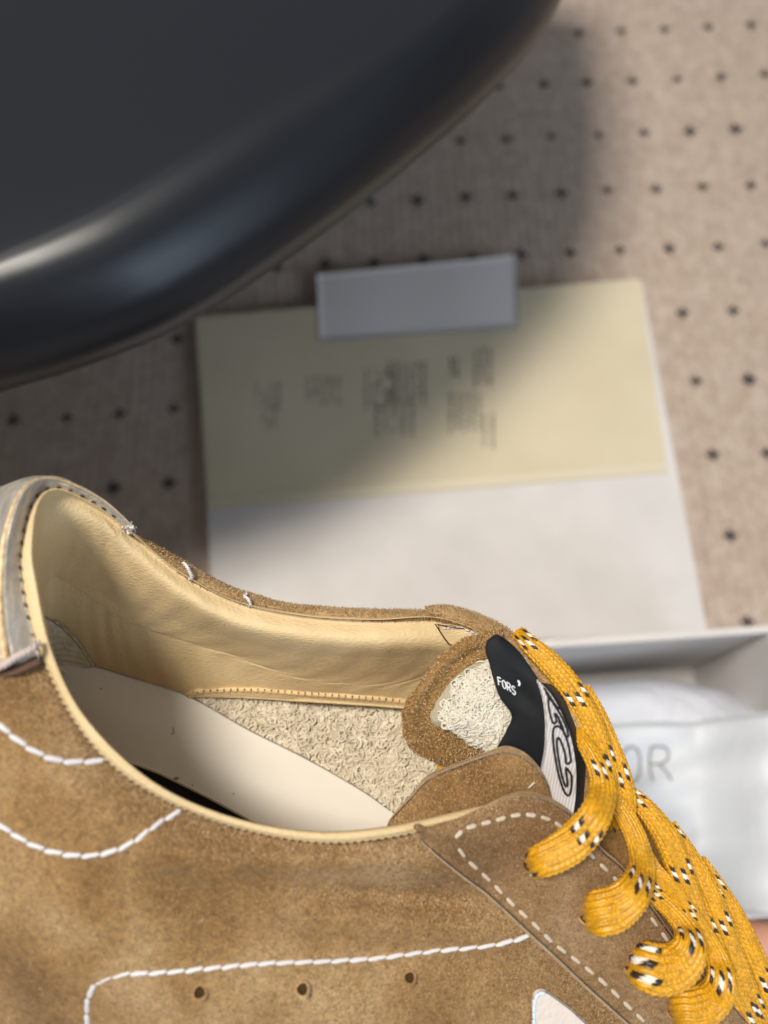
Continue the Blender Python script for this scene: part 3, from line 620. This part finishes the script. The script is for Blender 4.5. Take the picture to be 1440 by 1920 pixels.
# ------------------------------------------------------------------ tongue
to = R3([(940,1180,.1905),(912,1187,.1890),(872,1198,.1870),(822,1238,.1845),(786,1284,.1830),(761,1326,.1822),(757,1367,.1820),(774,1402,.1822),(812,1424,.1830),(850,1434,.1838),(884,1432,.1845),(905,1418,.1848)])
ti = R3([(950,1232,.1880),(920,1238,.1872),(886,1246,.1860),(851,1272,.1845),(828,1301,.1838),(809,1333,.1834),(812,1356,.1836),(836,1366,.1842),(856,1378,.1848),(872,1390,.1853),(888,1397,.1856),(908,1405,.1858)])
tl = to*.72+ti*.28; tl[:, 2] -= .0014
t2 = to*.35+ti*.65; t2[:, 2] += .0002
GTo = loft([to+[0, 3, .0045], to+[0, 0, .0018], to, tl, t2, ti, ti+[4, 0, .0012]], 180, 40, arc=False)
tongue = sheet('tongue', GTo, M_SUEDE_T, shoe, disp=.00042*fbm(GTo, 3.2, 11)+.0002*fbm(GTo, 9, 12))
ttl = R3([(955,1225,.186),(925,1236,.1862),(888,1245,.1855),(852,1271,.1842),(829,1300,.1836),(808,1333,.1833),(811,1357,.1836),(836,1367,.1842),(857,1379,.1850),(873,1391,.1855),(889,1399,.1858),(912,1410,.186)])
tc2 = R3([(985,1245,.1845),(985,1262,.1842),(983,1280,.184),(980,1295,.1835),(978,1310,.183),(976,1325,.183),(975,1340,.183),(974,1350,.183),(973,1362,.1835),(972,1375,.184),(972,1385,.1845),(972,1400,.185)])
tmid = (ttl+tc2)/2; tmid[:, 2] -= .0036
GTt = loft([ttl, tmid, tc2], 90, 40); tter = sheet('tongue_terry', GTt, M_TERRYB, tongue)
loops('tongue_loop_pile', GTt[4:], 1500, 9.5, .00020, M_TERRYW, tter)
# near flap of the tongue
nt0 = R3([(728,1545,.1780),(742,1530,.1782),(770,1500,.1790),(803,1463,.1795),(853,1442,.1800),(893,1427,.1785),(930,1414,.1768),(955,1412,.1760),(985,1425,.1752),(1010,1449,.1748),(1028,1478,.1748),(1040,1515,.1752),(1055,1560,.177)])
nt2 = R3([(735,1580,.1755),(765,1580,.1755),(800,1580,.1755),(840,1580,.1756),(870,1578,.1757),(900,1575,.1758),(930,1575,.176),(955,1575,.1762),(980,1578,.1765),(1005,1580,.1768),(1025,1585,.177),(1045,1590,.1775),(1065,1600,.179)])
nt1 = (nt0+nt2)/2; nt1[:, 2] -= .0012
GN = loft([nt0, nt1, nt2], 130, 50); flapn = shell('tongue_edge', GN, M_SUEDE, shoe, th=.0022, rim=M_SUEDE_E, ro=.5, disp=.0004*fbm(GN, 13, 15))
DN = Depth(GN)
stitch(ST_D, (1003,1466), (990,1478), 4, DN, flapn); stitch(ST_D, (986,1484), (974,1497), 4, DN, flapn)
# body of the tongue under the laces
tn1 = R3([(1010,1460,.181),(1040,1515,.1825),(1080,1570,.1845),(1140,1640,.1865),(1200,1710,.188),(1270,1800,.190),(1340,1890,.192),(1440,2010,.197)])
tn3 = R3([(1040,1310,.186),(1105,1385,.1875),(1165,1465,.189),(1228,1552,.190),(1285,1642,.191),(1330,1740,.192),(1400,1830,.195),(1520,1960,.200)])
tn2 = (tn1+tn3)/2; tn2[:, 2] -= .0035
GTb = loft([tn1+[-10, 10, .003], tn1, tn2, tn3, tn3+[6, -2, .012]], 160, 40); sheet('tongue_top', GTb, M_SUEDE_T, shoe, disp=.0003*fbm(GTb, 6, 17))
# V notch piece in the far corner of the lining
vn = loft([[(822,1172,.1935),(850,1174,.1938),(885,1184,.1935),(915,1196,.193)], [(826,1184,.1940),(850,1190,.1940),(880,1197,.1935),(910,1206,.193)], [(842,1206,.1945),(858,1212,.1945),(880,1216,.194),(905,1222,.1935)]], 40, 20)
vno = shell('corner_gusset', vn, M_LEATHER, shoe, th=.0007)
tube('gusset_seam', unp(resamp([(816,1170,.1932),(826,1186,.1934),(834,1198,.1937),(842,1208,.194)], 30)), .00014, M_HOLE, vno, 6)
tube('gusset_seam', unp(resamp([(818,1170,.1930),(846,1176,.1932),(868,1178,.193)], 30)), .0001, M_HOLE, vno, 6)
DVn = Depth(vn)
for k in range(5): stitch(ST_F, (830+8*k, 1178-.3*k), (837+8*k, 1178-.3*k), 3.4, DVn, vno, .0004)
for k in range(4): stitch(ST_F, (872+10*k, 1180+4*k), (880+10*k, 1183+4*k), 3, DVn, vno, .0008)

# ------------------------------------------------------------------ ribbon pull on the tongue
rl = R3([(927,1190,.1795),(914,1202,.1790),(912,1222,.1785),(919,1243,.1782),(928,1275,.1778),(940,1308,.1778),(960,1340,.1785),(951,1370,.1788),(932,1408,.1792),(925,1450,.180)])
rm = R3([(933,1190,.1790),(935,1205,.1782),(942,1225,.1778),(953,1246,.1776),(968,1272,.1776),(978,1302,.1778),(984,1340,.1770),(982,1375,.1772),(972,1415,.1785),(968,1465,.180)])
rr = R3([(940,1193,.1795),(957,1207,.1788),(976,1228,.1782),(992,1252,.1774),(1012,1284,.1762),(1022,1325,.1752),(1026,1367,.1748),(1022,1412,.1755),(1016,1455,.1772),(1034,1515,.179)])
GR = loft([rl+[2, 2, .0012], rl, rm, rr, rr+[2, 0, .0006]], 140, 50)
ribbon = shell('ribbon_pull', GR, M_BLACK, tongue, th=.0006)
DR = Depth(GR)
wl = R3([(1008,1276,.1760),(1017,1300,.1756),(1023,1330,.1750),(1025,1367,.1745),(1022,1410,.1750),(1014,1453,.1766),(1020,1475,.1770),(1028,1495,.1772),(1038,1515,.1774),(1058,1545,.178)])
wr_ = R3([(1014,1280,.1768),(1034,1303,.1768),(1054,1340,.1768),(1070,1382,.1768),(1079,1432,.1768),(1080,1470,.177),(1079,1492,.1772),(1077,1510,.1773),(1074,1530,.1775),(1070,1550,.178)])
wm = (wl+wr_)/2; wm[:, 2] -= .0004
wb = wr_+[14, 2, .004]
GW = loft([wl, wm, wr_], 120, 40) - [0, 0, .0004]
white = shell('woven_label', GW, M_WHITER, tongue, th=.0006)
GWb = loft([wr_-[2, 0, -.0002], wr_+[8, 1, .002], wr_+[20, 3, .007]], 80, 12); shell('ribbon_side', GWb, M_BLACK, tongue, th=.0005)
DW = Depth(GW)
def strokes_on(name, strokes, D, r_px, m, parent, lift=.0003, flat=.35):
    Vv, Ff, off = [], [], 0
    for s in strokes:
        Q = resamp([(x, y, 0) for x, y in s], max(6, len(s)*6))
        for q in Q: q[2] = D(q[0], q[1])-lift
        v, f = tube_geo(unp(Q), r_px*.176/FOC, 6, flat); Vv.append(v); Ff.append(f+off); off += len(v)
    return mesh(name, np.concatenate(Vv), np.concatenate(Ff), m, parent)
# big outlined letters seen edge-on along the label
G1 = [[(1071,1428),(1066,1398),(1058,1374),(1047,1362),(1038,1366),(1037,1388),(1041,1420),(1048,1455),(1057,1482),(1066,1492),(1071,1478),(1072,1455)], [(1072,1455),(1067,1446),(1061,1440),(1062,1452)],
      [(1062,1452),(1064,1470),(1060,1474),(1053,1452),(1047,1420),(1044,1392),(1047,1383),(1054,1396),(1060,1416),(1062,1432),(1071,1428)]]
strokes_on('printed_letter', G1, DW, 2.1, M_PRINTK, white)
G2 = [[(1066,1380),(1062,1364),(1052,1342),(1042,1326),(1031,1310),(1028,1316),(1031,1336),(1037,1356),(1044,1352)], [(1044,1352),(1040,1338),(1046,1344),(1054,1362),(1060,1380),(1066,1380)], [(1048,1352),(1056,1370)], [(1020,1290),(1028,1302),(1040,1320),(1048,1330)], [(1024,1298),(1030,1312)]]
strokes_on('printed_letter', G2, DW, 2.0, M_PRINTK, white)
# FOR S in white on the folded black end
def lt(ch, ox, oy, w_=6.2, h=15.5):
    S = {'F': [[(0, 1), (0, .5), (0, 0)], [(0, 0), (.5, 0), (1, 0)], [(0, .45), (.4, .45), (.8, .45)]],
         'O': [[(.5, 0), (.05, .2), (0, .5), (.05, .8), (.5, 1), (.95, .8), (1, .5), (.95, .2), (.5, 0)]],
         'R': [[(0, 1), (0, .5), (0, 0)], [(0, 0), (.7, .03), (1, .22), (.7, .48), (0, .5)], [(.45, .5), (.7, .75), (1, 1)]],
         'S': [[(1, .12), (.6, 0), (.1, .12), (.15, .38), (.6, .52), (.95, .7), (.7, .98), (.2, 1), (0, .86)]],
         "'": [[(.1, 0), (.1, .3), (.0, .5)]]}[ch]
    return [[(ox+x*w_+y*2.2, oy+y*h+x*w_*.5) for x, y in s] for s in S]
for ch, ox, oy in (('F', 933, 1269), ('O', 941, 1274), ('R', 950, 1279), ('S', 959, 1285)):
    strokes_on('printed_letter', lt(ch, ox, oy), DR, .95, M_PRINTW, ribbon, .0002)
strokes_on('printed_letter', [[(971, 1276), (974, 1281), (973, 1286)]], DR, 2.0, M_PRINTW, ribbon, .0002)

# ------------------------------------------------------------------ laces
YEL = np.array([.60, .298, .007]); YD = np.array([.62, .30, .012]); BLK = np.array([.030, .016, .010]); WHT = np.array([.78, .74, .66])
def lace(name, pts, seed=0, K=14, pitch=10.5, flat=.60, ridged=0.0, fl0=60, flp=230, label=None, n_flecks=3, parent=shoe, seat=0):
    """pts rows: px,py,depth,half width px,roll; braided surface is modelled stitch by stitch"""
    r_ = np.random.default_rng(seed); P = np.array(pts, float)
    if seat:                                                # this end lies on the eyestay and dives into its eyelet
        off = [.0010, -.0034, -.0046, -.0058, -.0070, -.0082]
        for q in range(seat): P[-1-q, 2] = DE(P[-1-q, 0], P[-1-q, 1])+off[q]
    Q = cr(P, 500)
    Ws = unp(Q[:, :3]); s = np.concatenate([[0], np.cumsum(np.linalg.norm(np.diff(Q[:, :2], axis=0), axis=1))]); Ltot = s[-1]
    n = int(Ltot/2.3)+2; t = np.linspace(0, Ltot, n); Q = np.stack([np.interp(t, s, Q[:, j]) for j in range(5)], 1)
    Q[:, 3] *= .88 if not seat else .97
    C_ = unp(Q[:, :3]); T = frames(C_); view = CAM-C_; view /= np.linalg.norm(view, axis=1, keepdims=True)
    W_ = np.cross(T, view); W_ /= np.linalg.norm(W_, axis=1, keepdims=True); N_ = np.cross(W_, T)
    ro = Q[:, 4:5]; W2 = W_*np.cos(ro)+N_*np.sin(ro); N2 = -W_*np.sin(ro)+N_*np.cos(ro)
    hw = Q[:, 3]*Q[:, 2]/FOC; m_ = K*7; a = np.linspace(0, 2*np.pi, m_, endpoint=False)
    ca, sa = np.cos(a), np.sin(a); ex = .82
    cx = np.sign(ca)*np.abs(ca)**ex; cy = np.sign(sa)*np.abs(sa)**ex
    # arc-length parameter around the section
    sec = np.stack([cx, flat*cy], 1); dl = np.linalg.norm(np.diff(np.concatenate([sec, sec[:1]]), axis=0), axis=1); arc = np.concatenate([[0], np.cumsum(dl)[:-1]])/dl.sum()
    cidx = arc*K; col = np.floor(cidx).astype(int); x = cidx-col-.5; sg = np.where(col % 2 == 0, 1, -1)
    tt_ = (t[:, None]+r_.uniform(0, 20))/pitch + sg[None]*x[None]*.62 + (col % 2)[None]*.5; cell = np.floor(tt_); fr = tt_-cell-.5
    b = (1-(2*np.abs(fr))**2.4)*(1-(2*np.abs(x))[None]**2.6*.85)
    ridged = ridged*.8
    b = b*(1-ridged)+ridged*(np.cos(np.pi*x)[None]*.95+.10*b)
    taper = np.ones(n)
    amp = .00068*np.clip(hw/.0045, .7, 1.2)
    nrm = cx[None, :, None]*W2[:, None]*flat + cy[None, :, None]*N2[:, None]; nrm /= np.linalg.norm(nrm, axis=2, keepdims=True)+1e-9
    V = C_[:, None]+hw[:, None, None]*(cx[None, :, None]*W2[:, None]+flat*cy[None, :, None]*N2[:, None])+nrm*((b-.5)*amp[:, None])[..., None]
    h = np.abs(np.sin(cell*12.9898+col[None]*78.233)*43758.5453) % 1
    c = YEL*(.80+.32*h[..., None])
    # tracer flecks: a diagonal run of alternating black and white stitches, repeated along the lace
    ph = ((cell - (col[None]*1)*.0)*pitch - fl0) % flp
    run = np.floor(ph/pitch); oc_ = (col % 2)[None]; fc_ = (col+.5)/K; sel = (((fc_ > .07) & (fc_ < .40)) | ((fc_ > .6) & (fc_ < .8)))[None]; near_ = sel & (ph < 4*pitch)
    o1 = (col % 4 == 3).astype(int)[None]; odd = (col % 2 == 1)[None]
    kb = near_ & odd & ((run == o1) | (run == o1+2)); kw = near_ & odd & (run == o1+1)
    c = np.where(kb[..., None], BLK, c); c = np.where(kw[..., None], WHT, c)
    o = mesh(name, V.reshape(-1, 3), gfaces(n, m_, True), M_LACE, parent, cols=c)
    # rounded ends
    if label: o['label'] = label
    return o
L = lace
# far strands first (deeper), near loops last
L('lace', [(972,1186,.193,15,.2),(993,1208,.1885,19,.2),(1030,1243,.1865,24,.2),(1070,1290,.185,26,.25),(1100,1340,.184,26,.3),(1122,1392,.1835,25,.4),(1138,1445,.1838,25,.5),(1146,1500,.1845,25,.5),(1146,1560,.186,23,.5),(1140,1610,.188,22,.5)], 1, fl0=18, flp=132, ridged=.1)
L('lace', [(1090,1290,.192,18,.1),(1118,1345,.1885,22,.1),(1140,1400,.186,24,.1),(1160,1450,.1848,24,.0),(1172,1500,.1845,22,-.1),(1174,1550,.186,20,-.2),(1180,1610,.189,18,-.2)], 2, fl0=165, flp=260, ridged=.1)
L('lace', [(1165,1480,.1905,15,.0),(1195,1500,.1875,18,.1),(1222,1530,.186,22,.2),(1248,1568,.1855,26,.2),(1268,1612,.1855,27,.3),(1286,1660,.186,26,.4),(1306,1712,.187,24,.4),(1330,1765,.188,23,.4),(1362,1830,.1885,24,.3),(1395,1890,.190,25,.2),(1430,1960,.192,25,.2)], 3, fl0=20, flp=150, ridged=.1)
L('lace', [(1255,1545,.1935,13,0),(1285,1590,.1905,16,0),(1312,1640,.189,21,.1),(1335,1690,.188,24,.1),(1357,1745,.188,24,.2),(1378,1800,.1885,23,.3),(1402,1860,.190,22,.3),(1440,1940,.193,22,.3)], 4, fl0=30, flp=170, ridged=.05)
L('lace', [(1310,1610,.1985,13,0),(1340,1655,.1955,17,0),(1372,1712,.1938,23,0),(1400,1770,.193,26,0),(1425,1830,.193,27,.1),(1452,1900,.194,27,.1),(1485,1980,.196,27,.1)], 5, fl0=60, flp=190, ridged=.05)
L('lace', [(1200,1575,.1890,14,.4),(1222,1622,.186,14,.5),(1250,1655,.184,14,.6),(1285,1700,.183,16,.6),(1320,1752,.1825,18,.5),(1345,1800,.1815,22,.4),(1352,1842,.1840,27,.3),(1335,1875,.1825,32,.2),(1305,1890,.1818,34,.1),(1282,1892,.183,33,0),(1268,1893,.186,27,0)], 6, ridged=.55, K=16, pitch=8.5, seat=5, fl0=20, flp=140)
L('lace', [(1185,1590,.189,16,.3),(1205,1640,.186,18,.4),(1228,1675,.184,19,.4),(1262,1708,.1825,20,.5),(1288,1742,.1805,25,.5),(1294,1778,.1818,32,.4),(1272,1808,.1802,39,.2),(1240,1818,.1795,43,.1),(1212,1812,.1805,42,0),(1194,1806,.1840,34,0)], 7, ridged=.45, K=16, pitch=8.5, seat=5, fl0=92, flp=115)
L('lace', [(1120,1460,.188,16,.5),(1150,1498,.1835,18,.6),(1178,1540,.1805,20,.6),(1197,1585,.1788,22,.6),(1203,1630,.1822,26,.5),(1188,1672,.1805,32,.3),(1155,1702,.1792,38,.1),(1125,1712,.1795,39,0),(1108,1714,.183,32,0)], 8, ridged=.5, K=16, pitch=8.5, seat=4, fl0=25, flp=190)
L('lace', [(1052,1342,.189,12,.6),(1070,1362,.1845,14,.7),(1098,1396,.1800,18,.8),(1122,1440,.1772,23,.8),(1130,1485,.1750,28,.7),(1115,1532,.1795,31,.5),(1080,1575,.1778,33,.3),(1045,1600,.1768,32,.1),(1015,1614,.1775,29,0),(998,1621,.1815,24,0)], 9, ridged=.5, seat=5, fl0=118, flp=125)
# short end inside the tongue
L('lace', [(822,1432,.190,12,0),(845,1437,.1885,12,0),(880,1440,.188,12,0)], 10, fl0=200)
# dark eyelet holes
for (x, y, r, dd) in ((996,1619,26,.0006),(1104,1712,34,.0006),(1190,1805,38,.0006),(1268,1893,30,.0006)):
    c = unp([x, y, DE(x, y)-.0003]); view = (CAM-c)/np.linalg.norm(CAM-c); xx = np.cross(view, Uv); xx /= np.linalg.norm(xx); yy = np.cross(xx, view); V = []; rr_ = r*.17/FOC*.72
    for q, h in ((1.0, .0000), (.8, .0003), (.7, .0002), (0, -.0002)):
        for k in range(20): a = 2*math.pi*k/20; V.append(c+(math.cos(a)*xx+math.sin(a)*yy)*rr_*q+view*h)
    mesh('eyelet', V, gfaces(4, 20, True), M_HOLE, eyestay, mats=[M_SUEDE, M_HOLE], midx=np.repeat([0, 1, 1], 20))

# ------------------------------------------------------------------ loose white threads on the far rim
def tuft(cx, cy, d, n, size, seed, parent):
    r_ = np.random.default_rng(seed); V, Fc, off = [], [], 0
    for k in range(n):
        a0 = r_.uniform(0, 6.28); m_ = 5; pts = [(cx+r_.normal()*size*.35, cy+r_.normal()*size*.35, d)]
        for q in range(m_): a0 += r_.normal()*.9; pts.append((pts[-1][0]+math.cos(a0)*size*.35, pts[-1][1]+math.sin(a0)*size*.35, d-abs(r_.normal())*.0008))
        v, f = tube_geo(unp(cr(np.array(pts), 16)), .00028, 5); V.append(v); Fc.append(f+off); off += len(v)
    return mesh('loose_thread', np.concatenate(V), np.concatenate(Fc), M_THREADW, parent)
tuft(226, 974, .1805, 9, 7, 1, farq); tuft(240, 989, .1808, 9, 7, 2, farq)
for (pts) in ([(343,1055,.1865),(350,1062,.1852),(356,1072,.185),(360,1083,.1862),(354,1086,.187)], [(463,1113,.1915),(458,1118,.1903),(466,1124,.1895),(470,1134,.1905),(462,1138,.192)]):
    rope('loose_thread', pts, .0004, M_THREADW, farq, 4, 2, 60)
# tan cord seam along the gold rim
# ------------------------------------------------------------------ suede nap: short fibres standing off the leather
def nap(name, G, n, Lpx, wpx, cols, parent, seed=0, dirn=None, stand=.5, disp=None):
    r_ = np.random.default_rng(seed); W = unp(G); N = normals(W)
    if disp is not None: W = W+N*disp[..., None]
    nv, nu = G.shape[:2]
    i = r_.uniform(0, nu-1.01, n); j = r_.uniform(0, nv-1.01, n); a, b = j.astype(int), i.astype(int); fi_, fj = (i-b)[:, None], (j-a)[:, None]
    p = W[a, b]+(W[a+1, b]-W[a, b])*fj+(W[a, b+1]-W[a, b])*fi_; nn = N[a, b]; sc = (G[a, b, 2]/FOC)[:, None]
    rd = r_.normal(size=(n, 3)); 
    if dirn is not None: rd = rd*.55+np.array(dirn)[None]
    rd -= nn*np.sum(rd*nn, 1, keepdims=True); rd /= np.linalg.norm(rd, axis=1, keepdims=True)
    d = rd*(1-stand)+nn*stand*r_.uniform(.2, 1.2, (n, 1)); L_ = Lpx*sc*r_.uniform(.5, 1.4, (n, 1)); sd = np.cross(d, nn); sd /= np.linalg.norm(sd, axis=1, keepdims=True)+1e-9
    w_ = wpx*sc*.5; V = np.stack([p-sd*w_-nn*.00005, p+sd*w_-nn*.00005, p+d*L_], 1).reshape(-1, 3)
    c = np.array(cols)[r_.integers(0, len(cols), n)]*r_.uniform(.8, 1.2, (n, 1)); c = np.repeat(c, 3, 0)
    return mesh(name, V, np.arange(3*n).reshape(-1, 3), M_NAP, parent, cols=c, kind='stuff', smooth=False)
NC = [(.25, .14, .06), (.36, .22, .105), (.52, .37, .21), (.12, .06, .024)]
NR = [(.34, .20, .075), (.46, .30, .13), (.58, .42, .22), (.18, .09, .03)]
cd = (Rv*-.2+Uv*.9)
nap('suede_fibres', GQ[:, 10:], 120000, 8, 1.5, NC, quarter, 1, cd, .25, .0006*fbm(GQ, 26, 1)[:, 10:])
nap('suede_fibres', GE, 30000, 6, 1.4, NC, eyestay, 2, cd, .25, .0003*fbm(GE, 22, 9))
nap('suede_fibres', GN, 9000, 7, 1.2, NC, flapn, 3, cd, .35, .0004*fbm(GN, 13, 15))
nap('suede_fibres', GF[4:34], 16000, 6, 1.4, NR, farq, 4, None, .6)
nap('suede_fibres', GE2, 9000, 6, 1.4, NR, far_eye, 5, None, .6)
nap('suede_fibres', GTo, 16000, 7, 1.5, NR, tongue, 6, None, .6, .00042*fbm(GTo, 3.2, 11)+.0002*fbm(GTo, 9, 12))

# ------------------------------------------------------------------ hand holding the toe of the shoe
def skin_hand():
    e = empty('person', (0, 0, 0), 'bare hand of a person below the dust bag, behind the laces at lower right', 'person')
    c = unp([1535, 1846, .335]); e.location = tuple(c)
    X_, Y_ = Rv, Uv; Zf = Fv
    def at(x, y, z): return X_*x+Y_*y+Zf*z
    bones = [(0, 0, 0, .026), (.0, .035, .002, .020)]
    V = [at(.08, -.05, .03), at(.04, -.025, .012), at(0, 0, 0)]; Rr = [.026, .027, .026]; E = [(0, 1), (1, 2)]
    for k, (ox, oy, lens) in enumerate((((-.020), .018, (.034, .022, .018)), ((-.026), .002, (.038, .024, .019)), ((-.026), -.015, (.035, .022, .018)), ((-.020), -.031, (.028, .018, .015)))):
        b = len(V); p = np.array([ox, oy, 0.0]); V.append(at(*p)); Rr.append(.0105); E.append((2, b)); ang = .25+.05*k
        for q, l_ in enumerate(lens):
            p = p+np.array([-math.cos(ang), .1-.05*k, -math.sin(ang)*.4])*l_; ang += .45; V.append(at(*p)); Rr.append(.0092-.0009*q); E.append((b+q, b+q+1))
    b = len(V); V.append(at(.01, -.028, -.006)); Rr.append(.013); E.append((2, b))
    V.append(at(-.008, -.050, -.010)); Rr.append(.0108); E.append((b, b+1)); V.append(at(-.028, -.060, -.012)); Rr.append(.009); E.append((b+1, b+2))
    me = bpy.data.meshes.new('hand'); me.from_pydata([tuple(v) for v in V], E, []); me.materials.append(M_SKIN)
    o = bpy.data.objects.new('hand', me); link(o, e)
    m_ = o.modifiers.new('skin', 'SKIN'); m_.use_smooth_shade = True
    sv = me.skin_vertices[0].data
    for k, r in enumerate(Rr): sv[k].radius = (r, r)
    sv[0].use_root = True
    o.modifiers.new('sub', 'SUBSURF').levels = 2; o.modifiers['sub'].render_levels = 2
skin_hand()
